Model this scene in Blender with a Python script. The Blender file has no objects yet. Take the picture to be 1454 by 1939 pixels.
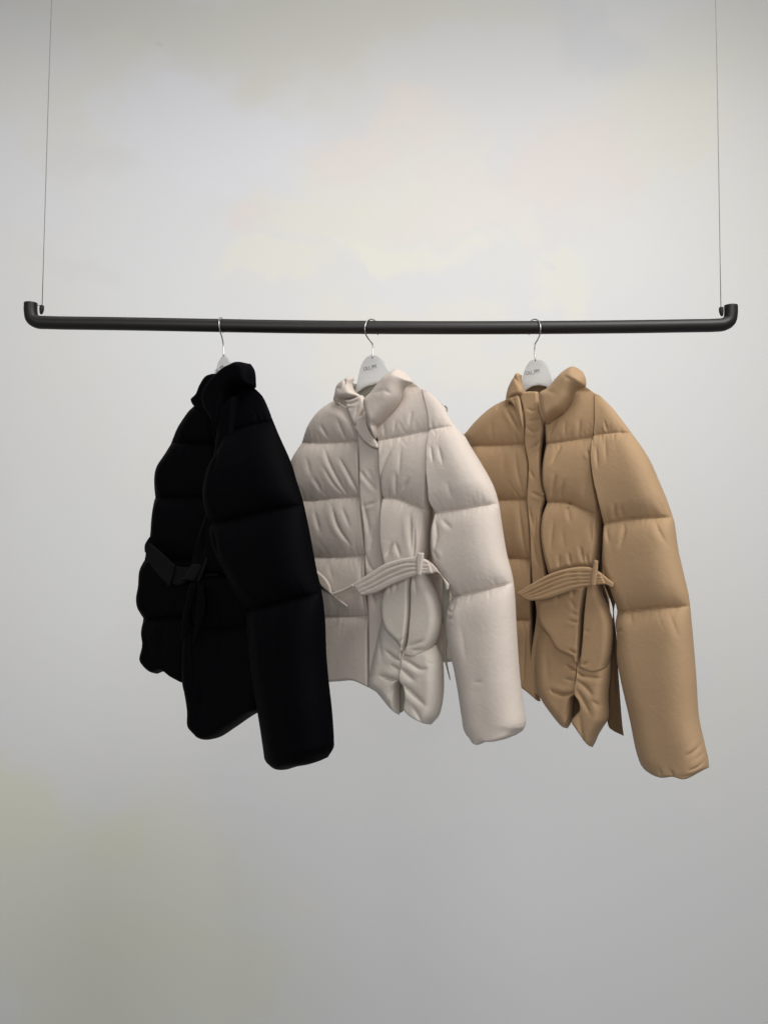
import bpy, math
import numpy as np
from mathutils import Vector

# ------------------------------------------------------------------ camera
W, H, F = 1454.0, 1939.0, 1600.0
D, ZC, TILT = 1.6, 1.6, math.radians(3.7)
WALL_Y = 1.3
scene = bpy.context.scene
col = scene.collection
cam_d = bpy.data.cameras.new('camera')
cam = bpy.data.objects.new('camera', cam_d)
col.objects.link(cam)
cam.location = (0, -D, ZC)
cam.rotation_euler = (math.pi / 2 + TILT, 0, 0)
cam_d.sensor_fit = 'VERTICAL'
cam_d.sensor_height = 36.0
cam_d.lens = F / H * 36.0
cam_d.clip_start, cam_d.clip_end = 0.05, 50
scene.camera = cam
CT, ST = math.cos(TILT), math.sin(TILT)


def at(px, py, Y):
    """point of the place that stands at depth Y on the sight line of a picture point (1 unit ~ 1 mm at the rail)"""
    px, py, Y = np.broadcast_arrays(np.asarray(px, float), np.asarray(py, float), np.asarray(Y, float))
    dx, dy = (px - W / 2) / F, (H / 2 - py) / F
    fy, fz = CT - dy * ST, ST + dy * CT
    s = (Y + D) / fy
    return np.stack([s * dx, Y, ZC + s * fz], -1)


# ------------------------------------------------------------------ materials
def new_mat(name):
    m = bpy.data.materials.new(name)
    m.use_nodes = True
    nt = m.node_tree
    return m, nt, nt.nodes['Principled BSDF']


def fabric(name, c, rough=0.70, spec=0.20, sheen=0.08, bump=0.16):
    m, nt, b = new_mat(name)
    b.inputs['Roughness'].default_value = rough
    b.inputs['Specular IOR Level'].default_value = spec
    b.inputs['Sheen Weight'].default_value = sheen
    b.inputs['Sheen Roughness'].default_value = 0.4
    tc = nt.nodes.new('ShaderNodeTexCoord')
    n1 = nt.nodes.new('ShaderNodeTexNoise')
    n1.inputs['Scale'].default_value = 9
    n1.inputs['Detail'].default_value = 5
    nt.links.new(tc.outputs['Object'], n1.inputs['Vector'])
    mx = nt.nodes.new('ShaderNodeMix')
    mx.data_type = 'RGBA'
    mx.inputs[6].default_value = (*[v * 0.93 for v in c], 1)
    mx.inputs[7].default_value = (*[v * 1.07 for v in c], 1)
    nt.links.new(n1.outputs['Fac'], mx.inputs[0])
    nt.links.new(mx.outputs[2], b.inputs['Base Color'])
    n2 = nt.nodes.new('ShaderNodeTexNoise')        # small crumples of thin nylon
    n2.inputs['Scale'].default_value = 120
    n2.inputs['Detail'].default_value = 4
    n2.inputs['Distortion'].default_value = 0.6
    nt.links.new(tc.outputs['Object'], n2.inputs['Vector'])
    n3 = nt.nodes.new('ShaderNodeTexNoise')        # weave
    n3.inputs['Scale'].default_value = 900
    nt.links.new(tc.outputs['Object'], n3.inputs['Vector'])
    b1 = nt.nodes.new('ShaderNodeBump')
    b1.inputs['Strength'].default_value = bump
    b1.inputs['Distance'].default_value = 0.004
    nt.links.new(n2.outputs['Fac'], b1.inputs['Height'])
    b2 = nt.nodes.new('ShaderNodeBump')
    b2.inputs['Strength'].default_value = 0.22
    b2.inputs['Distance'].default_value = 0.0008
    nt.links.new(n3.outputs['Fac'], b2.inputs['Height'])
    nt.links.new(b1.outputs['Normal'], b2.inputs['Normal'])
    nt.links.new(b2.outputs['Normal'], b.inputs['Normal'])
    return m


def plain(name, c, rough=0.5, spec=0.4, metal=0.0):
    m, nt, b = new_mat(name)
    b.inputs['Roughness'].default_value = rough
    b.inputs['Specular IOR Level'].default_value = spec
    b.inputs['Metallic'].default_value = metal
    tc = nt.nodes.new('ShaderNodeTexCoord')
    n1 = nt.nodes.new('ShaderNodeTexNoise')
    n1.inputs['Scale'].default_value = 40
    n1.inputs['Detail'].default_value = 4
    nt.links.new(tc.outputs['Object'], n1.inputs['Vector'])
    mx = nt.nodes.new('ShaderNodeMix')
    mx.data_type = 'RGBA'
    mx.inputs[6].default_value = (*[v * 0.95 for v in c], 1)
    mx.inputs[7].default_value = (*[min(1, v * 1.05) for v in c], 1)
    nt.links.new(n1.outputs['Fac'], mx.inputs[0])
    nt.links.new(mx.outputs[2], b.inputs['Base Color'])
    return m


def wall_mat():
    m, nt, b = new_mat('painted_wall')
    b.inputs['Roughness'].default_value = 0.85
    b.inputs['Specular IOR Level'].default_value = 0.15
    tc = nt.nodes.new('ShaderNodeTexCoord')

    def noise(scale, detail, dist=0.0, off=(0, 0, 0)):
        mp = nt.nodes.new('ShaderNodeMapping')
        mp.inputs['Location'].default_value = off
        nt.links.new(tc.outputs['Object'], mp.inputs['Vector'])
        n = nt.nodes.new('ShaderNodeTexNoise')
        n.inputs['Scale'].default_value = scale
        n.inputs['Detail'].default_value = detail
        n.inputs['Distortion'].default_value = dist
        nt.links.new(mp.outputs['Vector'], n.inputs['Vector'])
        return n.outputs['Fac']

    def ramp(fac, a, c):
        r = nt.nodes.new('ShaderNodeMapRange')
        r.inputs['From Min'].default_value = a
        r.inputs['From Max'].default_value = c
        r.interpolation_type = 'SMOOTHSTEP'
        nt.links.new(fac, r.inputs['Value'])
        return r.outputs['Result']

    def mix(fac, a, c):
        x = nt.nodes.new('ShaderNodeMix')
        x.data_type = 'RGBA'
        nt.links.new(fac, x.inputs[0])
        for i, v in ((6, a), (7, c)):
            if isinstance(v, tuple):
                x.inputs[i].default_value = (*v, 1)
            else:
                nt.links.new(v, x.inputs[i])
        return x.outputs[2]
    # uneven old paint: soft blotches of slightly different tint, edges broken up by noise
    nz = nt.nodes.new('ShaderNodeTexNoise')
    nz.inputs['Scale'].default_value = 2.6
    nz.inputs['Detail'].default_value = 5
    nt.links.new(tc.outputs['Object'], nz.inputs['Vector'])
    wob = nt.nodes.new('ShaderNodeVectorMath')
    wob.operation = 'MULTIPLY_ADD'
    nt.links.new(nz.outputs['Color'], wob.inputs[0])
    wob.inputs[1].default_value = (0.8, 0, 0.8)
    nt.links.new(tc.outputs['Object'], wob.inputs[2])
    cur = mix(ramp(noise(1.3, 3, 0.4, (3.1, 0, 1.7)), 0.36, 0.66), (0.70, 0.70, 0.705), (0.71, 0.705, 0.685))
    for px, py, rx, rz, c, amt in (
            (800, 1650, 800, 330, (0.69, 0.69, 0.70), .9), (110, 1700, 330, 230, (0.70, 0.693, 0.61), .8), (300, 1880, 260, 130, (0.70, 0.692, 0.605), .8),
            (60, 1520, 130, 90, (0.70, 0.69, 0.58), .7), (520, 30, 560, 110, (0.675, 0.665, 0.61), .8), (260, 130, 160, 60, (0.70, 0.692, 0.64), .6), (1300, 110, 210, 120, (0.695, 0.69, 0.64), .75),
            (1250, 250, 150, 70, (0.72, 0.71, 0.625), .6), (440, 230, 210, 150, (0.72, 0.725, 0.765), .9), (270, 480, 150, 260, (0.71, 0.715, 0.73), .7), (640, 430, 190, 70, (0.74, 0.728, 0.66), .75),
            (690, 330, 130, 90, (0.74, 0.727, 0.665), .65), (720, 260, 110, 50, (0.755, 0.70, 0.675), .8), (1090, 320, 130, 100, (0.735, 0.68, 0.66), .8), (475, 460, 60, 55, (0.735, 0.685, 0.67), .8),
            (880, 370, 110, 90, (0.75, 0.71, 0.665), .7), (1130, 60, 130, 80, (0.66, 0.66, 0.68), .8), (900, 150, 160, 70, (0.69, 0.69, 0.69), .7), (1030, 500, 90, 60, (0.75, 0.74, 0.66), .7),
            (520, 550, 120, 40, (0.75, 0.74, 0.66), .7), (760, 500, 110, 40, (0.755, 0.745, 0.665), .8), (830, 660, 200, 70, (0.73, 0.72, 0.65), .6), (1200, 470, 120, 130, (0.71, 0.715, 0.705), .7),
            (50, 330, 110, 120, (0.71, 0.71, 0.735), .8), (190, 250, 70, 50, (0.67, 0.67, 0.67), .5), (120, 500, 60, 40, (0.68, 0.68, 0.68), .5), (980, 490, 24, 20, (0.69, 0.68, 0.69), .6),
            (1340, 1380, 70, 160, (0.71, 0.71, 0.66), .5), (120, 1050, 120, 160, (0.72, 0.72, 0.73), .6), (700, 1480, 200, 80, (0.71, 0.71, 0.715), .6), (345, 72, 8, 5, (0.58, 0.57, 0.53), .5)):
        c0 = at(px, py, WALL_Y)
        k = (D + WALL_Y) / F
        mp = nt.nodes.new('ShaderNodeMapping')
        mp.vector_type = 'POINT'
        mp.inputs['Scale'].default_value = (1 / (rx * k), 0.0, 1 / (rz * k))
        mp.inputs['Location'].default_value = (-(c0[0] + 0.4) / (rx * k), 0, -(c0[2] + 0.4) / (rz * k))
        nt.links.new(wob.outputs[0], mp.inputs['Vector'])
        ln = nt.nodes.new('ShaderNodeVectorMath')
        ln.operation = 'LENGTH'
        nt.links.new(mp.outputs['Vector'], ln.inputs[0])
        r = nt.nodes.new('ShaderNodeMapRange')
        r.interpolation_type = 'SMOOTHSTEP'
        r.inputs['From Min'].default_value = 1.4
        r.inputs['From Max'].default_value = 0.62
        r.inputs['To Max'].default_value = amt
        nt.links.new(ln.outputs['Value'], r.inputs['Value'])
        cur = mix(r.outputs['Result'], cur, c)
    c3 = cur
    nt.links.new(c3, b.inputs['Base Color'])
    bp = nt.nodes.new('ShaderNodeBump')
    bp.inputs['Strength'].default_value = 0.06
    bp.inputs['Distance'].default_value = 0.01
    nt.links.new(noise(14, 6, 0.2), bp.inputs['Height'])
    nt.links.new(bp.outputs['Normal'], b.inputs['Normal'])
    return m


BEIGE = fabric('beige_nylon', (0.60, 0.525, 0.465))
BEIGE_LIT = fabric('beige_nylon_lit', (0.61, 0.555, 0.49))  # same nylon, paler: the light cast on the lower front put into its colour
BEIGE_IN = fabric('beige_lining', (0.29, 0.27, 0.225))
BEIGE_SHADE = fabric('beige_gap_shade', (0.10, 0.085, 0.07), spec=0.05, sheen=0)  # shade of the beige jacket's gaps and belt opening, as a dark colour
CAMEL_SHADE = fabric('camel_gap_shade', (0.05, 0.032, 0.018), spec=0.05, sheen=0)  # shade inside the camel jacket's gaps, as a dark colour
CAMEL = fabric('camel_nylon', (0.395, 0.262, 0.150))
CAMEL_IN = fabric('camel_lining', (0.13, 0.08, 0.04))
BLACK = fabric('black_nylon', (0.0012, 0.0012, 0.0019), rough=0.66, spec=0.035, sheen=0.0)
BLACK_IN = fabric('black_lining', (0.0015, 0.0015, 0.002), rough=0.8, spec=0.05, sheen=0.0)
BLACK_BELT = fabric('black_belt_cloth', (0.0052, 0.0052, 0.0060), rough=0.75, spec=0.08, sheen=0.0)
RAIL = plain('matt_black_steel', (0.0062, 0.0048, 0.0040), 0.46, 0.42)
CHROME = plain('polished_wire', (0.46, 0.46, 0.47), 0.25, 0.5, 1.0)
CABLE = plain('steel_cable', (0.20, 0.195, 0.19), 0.45, 0.5, 0.6)
CLIP = plain('black_clip', (0.01, 0.01, 0.01), 0.5, 0.3)
HANGER = plain('frosted_plastic', (0.97, 0.965, 0.95), 0.5, 0.3)
HANGER.node_tree.nodes['Principled BSDF'].inputs['Transmission Weight'].default_value = 0.55
INK = plain('grey_print', (0.20, 0.19, 0.19), 0.6, 0.2)
WALL = wall_mat()


# ------------------------------------------------------------------ things
def thing(name, label, cat, loc, group=None):
    o = bpy.data.objects.new(name, None)
    o.empty_display_size = 0.05
    col.objects.link(o)
    o.location = loc
    o['label'], o['category'] = label, cat
    if group:
        o['group'] = group
    return o


class Part:
    def __init__(self):
        self.v, self.f, self.n = [], [], 0

    def add(self, v, f):
        self.v.append(np.asarray(v, float))
        self.f += [tuple(i + self.n for i in q) for q in f]
        self.n += len(v)
        return self

    def build(self, name, mat, parent=None, label=None, smooth=True, root=None):
        v = np.concatenate(self.v)
        o_parent = parent
        off = Vector((0, 0, 0))
        while o_parent is not None:
            off += o_parent.location
            o_parent = o_parent.parent
        v = v - np.array(off)
        me = bpy.data.meshes.new(name)
        me.from_pydata(v.tolist(), [], self.f)
        import bmesh
        bm = bmesh.new()
        bm.from_mesh(me)
        bmesh.ops.remove_doubles(bm, verts=bm.verts, dist=2e-5)
        bmesh.ops.recalc_face_normals(bm, faces=bm.faces)
        bm.to_mesh(me)
        bm.free()
        me.polygons.foreach_set('use_smooth', [smooth] * len(me.polygons))
        me.materials.append(mat)
        o = bpy.data.objects.new(name, me)
        col.objects.link(o)
        if parent is not None:
            o.parent = parent
        if label:
            o['label'] = label
        return o


# ------------------------------------------------------------------ curves and noise
def spline(pts, n=None, per=14):
    p = np.asarray(pts, float)
    if len(p) == 2:
        d = np.linspace(0, 1, 60)[:, None]
        q = p[0] * (1 - d) + p[1] * d
    else:
        e = np.vstack([2 * p[0] - p[1], p, 2 * p[-1] - p[-2]])
        out = []
        for i in range(len(p) - 1):
            a, b, c, d = e[i:i + 4]
            t0 = 0.0
            t1 = t0 + max(1e-6, np.linalg.norm(b - a) ** .5)
            t2 = t1 + max(1e-6, np.linalg.norm(c - b) ** .5)
            t3 = t2 + max(1e-6, np.linalg.norm(d - c) ** .5)
            t = np.linspace(t1, t2, per, endpoint=False)[:, None]
            A1 = (t1 - t) / (t1 - t0) * a + (t - t0) / (t1 - t0) * b
            A2 = (t2 - t) / (t2 - t1) * b + (t - t1) / (t2 - t1) * c
            A3 = (t3 - t) / (t3 - t2) * c + (t - t2) / (t3 - t2) * d
            B1 = (t2 - t) / (t2 - t0) * A1 + (t - t0) / (t2 - t0) * A2
            B2 = (t3 - t) / (t3 - t1) * A2 + (t - t1) / (t3 - t1) * A3
            out.append((t2 - t) / (t2 - t1) * B1 + (t - t1) / (t2 - t1) * B2)
        q = np.vstack(out + [p[-1:]])
    if n is None:
        return q
    return sample(q, np.linspace(0, 1, n))


def sample(q, t):
    s = np.concatenate([[0], np.cumsum(np.linalg.norm(np.diff(q, axis=0), axis=1))])
    s /= max(s[-1], 1e-9)
    return np.stack([np.interp(t, s, q[:, k]) for k in range(q.shape[1])], -1)


def length(q):
    return np.linalg.norm(np.diff(q, axis=0), axis=1).sum()


def poly_dist(P, q):
    """distance, arc position (same unit), side sign of points P (N,2) against polyline q"""
    a, b = q[:-1], q[1:]
    ab = b - a
    L2 = np.maximum((ab ** 2).sum(1), 1e-9)
    s0 = np.concatenate([[0], np.cumsum(np.sqrt(L2))])[:-1]
    best = np.full(len(P), 1e9)
    arc = np.zeros(len(P))
    sgn = np.ones(len(P))
    for i in range(len(a)):
        ap = P - a[i]
        t = np.clip((ap @ ab[i]) / L2[i], 0, 1)
        dv = ap - t[:, None] * ab[i]
        d = np.hypot(dv[:, 0], dv[:, 1])
        k = d < best
        best[k] = d[k]
        arc[k] = s0[i] + t[k] * math.sqrt(L2[i])
        sgn[k] = np.sign(ab[i, 0] * ap[k, 1] - ab[i, 1] * ap[k, 0] + 1e-9)
    return best, arc, sgn


def hash2(ix, iy, seed):
    h = (ix.astype(np.int64) * 374761393 + iy.astype(np.int64) * 668265263 + seed * 974634777) & 0x7fffffff
    h = ((h ^ (h >> 13)) * 1274126177) & 0x7fffffff
    h = (h ^ (h >> 16)) & 0xffff
    return h / 65535.0


def vnoise(x, y, seed=1):
    ix, iy = np.floor(x), np.floor(y)
    fx, fy = x - ix, y - iy
    fx, fy = fx * fx * (3 - 2 * fx), fy * fy * (3 - 2 * fy)
    a, b = hash2(ix, iy, seed), hash2(ix + 1, iy, seed)
    c, d = hash2(ix, iy + 1, seed), hash2(ix + 1, iy + 1, seed)
    return (a * (1 - fx) + b * fx) * (1 - fy) + (c * (1 - fx) + d * fx) * fy * 1.0 - 0.5


SEED = [0]


def panel(part, L, R, T=(), B=(), dep=None, dy=0.0, th=0.02, tb=0.01, r=(20, 20, 20, 20), seams=(), creases=(),
          lump=0.0012, gather=0.0036, step=2.2, pw=2.0):
    """padded piece of cloth between four edge curves: L, R run top to bottom, T, B left to right (without corners)"""
    SEED[0] += 1
    sd = SEED[0] * 17
    qL, qR = spline(L), spline(R)
    qT = spline([L[0], *T, R[0]])
    qB = spline([L[-1], *B, R[-1]])
    nu = int(max(6, max(length(qT), length(qB), np.linalg.norm(sample(qL, [.5]) - sample(qR, [.5]))) / step))
    nv = int(max(6, max(length(qL), length(qR)) / step))
    u = np.linspace(0, 1, nu + 1)
    v = np.linspace(0, 1, nv + 1)
    u = 0.45 * u + 0.55 * (1 - np.cos(math.pi * u)) / 2
    v = 0.7 * v + 0.3 * (1 - np.cos(math.pi * v)) / 2
    l, rr, t, b = sample(qL, v), sample(qR, v), sample(qT, u), sample(qB, u)
    U, V = np.meshgrid(u, v)
    U3, V3 = U[..., None], V[..., None]
    G = (1 - V3) * t[None] + V3 * b[None] + (1 - U3) * l[:, None] + U3 * rr[:, None] \
        - ((1 - U3) * (1 - V3) * l[0] + U3 * (1 - V3) * rr[0] + (1 - U3) * V3 * l[-1] + U3 * V3 * rr[-1])
    P2 = G.reshape(-1, 2)
    X, Y = P2[:, 0], P2[:, 1]
    prof = np.ones(len(P2))
    for q, rad in zip((sample(qL, np.linspace(0, 1, 70)), sample(qR, np.linspace(0, 1, 70)),
                       sample(qT, np.linspace(0, 1, 50)), sample(qB, np.linspace(0, 1, 50))), r):
        if rad is None:
            continue
        d, arc, _ = poly_dist(P2, q)
        tt = arc / max(length(q), 1e-6)
        rad = np.interp(tt, np.linspace(0, 1, len(rad)), rad) if isinstance(rad, (tuple, list)) else rad
        k = np.clip(d / np.maximum(rad, 0.5), 0, 1)
        fl = np.clip(1 - np.asarray(rad) / 5.0, 0, 1)           # a radius near 0: this side runs on flush into its neighbour
        prof *= fl + (1 - fl) * np.sqrt(np.maximum(0, 1 - (1 - k) ** pw))
    Vf = V.reshape(-1)
    thick = th(Vf, Y) if callable(th) else th
    h = thick * prof
    mod = np.zeros(len(P2))
    for s in seams:
        pts, dp, w = s[0], s[1], s[2]
        ga = s[3] if len(s) > 3 else gather
        q = spline(pts, per=8)
        d, arc, sg = poly_dist(P2, q)
        wa = w * np.where(sg > 0, 0.8, 1.25)
        mod -= dp * (np.exp(-d / wa) * 0.62 + np.exp(-d / 46.0) * 0.62 + np.exp(-(d / 1.8) ** 2) * 0.22)
        sk = arc + sg * d * (0.15 + 0.35 * vnoise(arc / 70.0, sg * 2.0, sd + 7))
        n1 = 1 - 2 * np.abs(vnoise(sk / 15.0, sg * 3 + d / 120.0, sd)) * 2
        n2 = vnoise(sk / 6.5, sg * 5 + d / 70.0, sd + 1)
        # short thin gathers running off the stitching, each its own length and slant
        rng = np.random.RandomState(sd * 31 + int(pts[0][1]))
        Lq = length(q)
        for sd_ in (-1, 1):
            for _ in range(int(Lq / 15)):
                t0 = rng.uniform(0.03, 0.97)
                p0, p1 = sample(q, [t0, min(1, t0 + .02)])
                tg = (p1 - p0) / max(np.linalg.norm(p1 - p0), 1e-6)
                nr = np.array((-tg[1], tg[0])) * sd_
                sl = rng.normal(0.0, 0.28)
                ln = rng.uniform(8, 20) if rng.rand() < .65 else rng.uniform(20, 46)
                bend = rng.normal(0, 0.12)
                line = np.array([p0 + nr * (1.5 + ln * k) + tg * ln * (sl * k + bend * k * k) for k in (0, .33, .66, 1.0)])
                dd, aa, gg = poly_dist(P2, line)
                fade = np.clip(1 - aa / ln, 0, 1) ** 0.7 * np.clip(aa / 3.0, 0.2, 1)
                am = rng.uniform(.3, 1.0) * ga * 0.42
                mod -= am * fade * (np.exp(-(dd / 1.7) ** 2) - 0.3 * np.exp(-((dd - 3.6) / 2.6) ** 2) * (gg > 0))
        pk = vnoise(sk / 3.6, sg * 11, sd + 9) * np.exp(-d / 8.0) * (1 - np.exp(-d / 1.2))
        mod += 0.7 * ga * pk
        env = np.clip(0.35 + 1.9 * vnoise(arc / 48.0, sg * 7.3, sd + 2), 0, 1.2)
        mod += ga * env * (-0.75 * np.maximum(0, n1 - 0.55) / 0.45 + 0.6 * n2) * np.exp(-d / 17.0) * (1 - np.exp(-d / 2.5))
    for c in creases:
        pts, dp, w = c[0], c[1], c[2]
        q = spline(pts, per=8)
        d, arc, sg = poly_dist(P2, q)
        tp = np.sin(math.pi * np.clip(arc / length(q), 0.03, 0.97)) ** 0.6
        if dp > 0:
            ww = w * (0.16 + 0.26 * tp)
            lit = np.where(sg > 0, 0.30, 0.06)
            mod -= dp * tp * (0.62 * np.exp(-(d / ww) ** 2) + 0.42 * np.exp(-d / (0.8 * w)) - lit * np.exp(-((d - 1.7 * w) / (1.2 * w)) ** 2))
        else:
            mod -= dp * tp * np.exp(-(d / w) ** 2)
    mod += lump * (vnoise(X / 55 + Y / 160, Y / 60, 303) * 1.6 + vnoise(X / 24 + Y / 90, Y / 34, 404) * .8)
    h = h + mod * np.clip(prof * 1.15, 0, 1)
    h = np.maximum(h, 0.0)
    Yw = dep(X, Y) - dy
    base = at(X, Y, Yw).reshape(nv + 1, nu + 1, 3)
    du = np.gradient(base, axis=1)
    dv = np.gradient(base, axis=0)
    N = np.cross(du, dv)
    N /= np.maximum(np.linalg.norm(N, axis=-1, keepdims=True), 1e-12)
    view = np.array((0, -1.0, 0.0))
    N = np.where((N @ view)[..., None] < 0, -N, N)
    N = 0.55 * N + 0.45 * view
    N /= np.linalg.norm(N, axis=-1, keepdims=True)
    front = base + N * h.reshape(nv + 1, nu + 1, 1)
    rear = base - np.array((0, -D, ZC))                       # the rear side bulges straight away from the front
    rear /= np.linalg.norm(rear, axis=-1, keepdims=True)
    back = base + rear * (tb * prof).reshape(nv + 1, nu + 1, 1)
    nn = (nv + 1) * (nu + 1)
    verts = np.vstack([front.reshape(-1, 3), back.reshape(-1, 3)])
    I = np.arange(nn).reshape(nv + 1, nu + 1)
    faces = []
    A = np.stack([I[:-1, :-1], I[1:, :-1], I[1:, 1:], I[:-1, 1:]], -1).reshape(-1, 4)
    faces += A.tolist()
    faces += (A[:, ::-1] + nn).tolist()
    rim = np.concatenate([I[0, :], I[1:, -1], I[-1, -2::-1], I[-2:0:-1, 0]])
    nx = np.roll(rim, -1)
    faces += np.stack([rim, nx, nx + nn, rim + nn], -1).tolist()
    part.add(verts, faces)
    return part


def tube(part, pts, rad, n=12, per=8, smooth=True, caps=True):
    p = spline(pts, per=per) if smooth else np.asarray(pts, float)
    rad = np.interp(np.linspace(0, 1, len(p)), np.linspace(0, 1, len(rad)), rad) if hasattr(rad, '__len__') \
        else np.full(len(p), rad)
    tg = np.gradient(p, axis=0)
    tg /= np.linalg.norm(tg, axis=1, keepdims=True)
    up = np.array((0, 1.0, 0.0)) if abs(tg[0][1]) < 0.8 else np.array((1.0, 0, 0))
    rings = []
    for i in range(len(p)):
        x = up - tg[i] * (up @ tg[i])
        x /= np.linalg.norm(x)
        up = x
        y = np.cross(tg[i], x)
        a = np.linspace(0, 2 * math.pi, n, endpoint=False)
        rings.append(p[i] + rad[i] * (np.cos(a)[:, None] * x + np.sin(a)[:, None] * y))
    v = np.vstack(rings)
    f = []
    for i in range(len(p) - 1):
        for k in range(n):
            f.append((i * n + k, i * n + (k + 1) % n, (i + 1) * n + (k + 1) % n, (i + 1) * n + k))
    if caps:
        f.append(tuple(range(n - 1, -1, -1)))
        f.append(tuple((len(p) - 1) * n + k for k in range(n)))
    part.add(v, f)
    return part


def ball(part, c, rad, sc=(1, 1, 1), n=14):
    v, f = [], []
    for i in range(n + 1):
        th = math.pi * i / n
        for k in range(n):
            ph = 2 * math.pi * k / n
            v.append((c[0] + rad * sc[0] * math.sin(th) * math.cos(ph), c[1] + rad * sc[1] * math.sin(th) * math.sin(ph),
                      c[2] + rad * sc[2] * math.cos(th)))
    for i in range(n):
        for k in range(n):
            f.append((i * n + k, (i + 1) * n + k, (i + 1) * n + (k + 1) % n, i * n + (k + 1) % n))
    part.add(v, f)
    return part


# ------------------------------------------------------------------ wall
def build_wall():
    zs = (-0.6, 4.4)
    pts = [(-4.0, WALL_Y), (4.0, WALL_Y)]
    pr = Part()
    v, f = [], []
    for x, y in pts:
        v += [(x, y, zs[0]), (x, y, zs[1])]
    for i in range(len(pts) - 1):
        f.append((2 * i, 2 * i + 2, 2 * i + 3, 2 * i + 1))
    pr.add(v, f)
    o = pr.build('wall', WALL, smooth=False)
    o['kind'] = 'structure'
    return o


build_wall()

# ------------------------------------------------------------------ rail and its cables
rail_pts = [(59, 574), (59, 590), (62, 603), (72, 609.5), (90, 610.8), (240, 613.2), (415, 616.4), (560, 618.8), (700, 620), (860, 620.6),
            (1015, 620.2), (1180, 618.8), (1300, 617), (1352, 616), (1369, 614.2), (1380, 607), (1383, 594), (1383, 578.5)]
rp = Part()
tube(rp, [at(x, y, 0.0) for x, y in rail_pts], 0.0126, n=28, per=10)
rail = rp.build('clothes_rail', RAIL)
rail['label'] = 'long black tubular clothes rail with upturned ends, holding the three hangers'
rail['category'] = 'clothes rail'


def cable(x0, y0, x1, y1, kx, side, label):
    top = at(x1 + (x1 - x0) * 0.7, y1 - (y0 - y1) * 0.7, 0.0)
    bot = at(x0, y0, 0.0)
    t = thing('suspension_cable', label, 'cable', Vector(bot), 'cables holding up the rail')
    Part_w = Part()
    mid = (top + bot) / 2 + np.array((0.0015 * side, 0, 0))
    tube(Part_w, [bot, mid, top], 0.00078, n=8, per=6)
    Part_w.build('cable_wire', CABLE, t)
    pc = Part()
    tube(pc, [at(kx, y0 + 1, 0), at(kx, y0 + 3, 0), at(kx + side * .3, y0 + 9, 0), at(kx + side * 1.2, y0 + 16, 0), at(kx + side * 1.6, y0 + 18.5, 0)],
         [0.0028, 0.0043, 0.0045, 0.003, 0.0009], n=14)
    pc.build('cable_clip', CLIP, t)
    pl = Part()
    tube(pl, [at(kx, y0 + 2.5, 0), at(kx + side * 5, y0 + 1.0, 0.0), at(kx + side * 11, y0 + 3, 0)], 0.0006, n=8)
    pl.build('cable_loop', CABLE, t)
    return t


cable(80.5, 577, 100, 0, 80, -1, 'thin steel cable from which the left end of the black rail hangs')
cable(1364, 580.5, 1353, 0, 1364.5, 1, 'thin steel cable from which the right end of the black rail hangs')


# ------------------------------------------------------------------ hangers
def hanger(label, hook, body_L, body_R, body_T, body_B, dep, text_at, ang, size, hy=-0.045, bulge=0.002):
    root = at(hook[0][0], hook[0][1], 0.0)
    t = thing('coat_hanger', label, 'hanger', Vector(root), 'hangers on the rail')
    ph = Part()
    tube(ph, [at(*h) for h in hook], 0.00125, n=10, per=8)
    ph.build('hook', CHROME, t)
    pb = Part()
    panel(pb, body_L, body_R, body_T, body_B, dep=dep, dy=hy, th=0.004, tb=0.004, r=(5, 5, 5, 5), lump=0, step=2.5)
    pb.build('hanger_body', HANGER, t)
    # printed wording
    cu = bpy.data.curves.new('print', 'FONT')
    cu.body = 'OU_PM'
    cu.size = size
    cu.shear = 0.15
    cu.align_x, cu.align_y = 'CENTER', 'CENTER'
    cu.extrude = 0.0002
    to = bpy.data.objects.new('print_tmp', cu)
    col.objects.link(to)
    bpy.context.view_layer.update()
    me = bpy.data.meshes.new_from_object(to)
    bpy.data.objects.remove(to)
    v = np.array([tuple(q.co) for q in me.vertices])
    v[:, 0] *= 0.92
    faces = [tuple(p.vertices) for p in me.polygons]
    ca, sa = math.cos(ang), math.sin(ang)
    c0 = at(*text_at, dep(*text_at) - hy - 0.0)
    e = 4.0
    ex = at(text_at[0] + e, text_at[1], dep(text_at[0] + e, text_at[1]) - hy) - c0
    ex /= np.linalg.norm(ex)
    ez = np.array((0, 0, 1.0))
    nrm = np.cross(ex, ez)
    nrm = nrm if nrm[1] < 0 else -nrm
    X = v[:, 0] * ca - v[:, 1] * sa
    Z = v[:, 0] * sa + v[:, 1] * ca
    wv = c0 + X[:, None] * ex + Z[:, None] * ez + (v[:, 2:3] + 0.0058) * nrm
    pt = Part()
    pt.add(wv, faces)
    pt.build('printed_lettering', INK, t, smooth=False)
    bpy.data.meshes.remove(me)
    return t


# ------------------------------------------------------------------ jackets
def jacket_root(label, px, py, Y):
    return thing('puffer_jacket', label, 'jacket', Vector(at(px, py, Y)), 'belted puffer jackets hanging on the rail')


def one(name, mat, root, L, R, T=(), B=(), label=None, **k):
    p = Part()
    panel(p, L, R, T, B, **k)
    return p.build(name, mat, root, label)


def shoulder(y, y0):
    """the padding rolls away towards the back at the top of the shoulder"""
    return np.maximum(.05, np.sin(np.clip((y - y0) / 175.0, 0, 1) * math.pi / 2) ** 0.85)


def snap(root, dep, x, y, dy, mat, rad=0.0032):
    p = Part()
    ball(p, at(x, y, dep(x, y) - dy), rad, (1, 0.5, 1))
    p.build('snap_button', mat, root)


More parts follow.
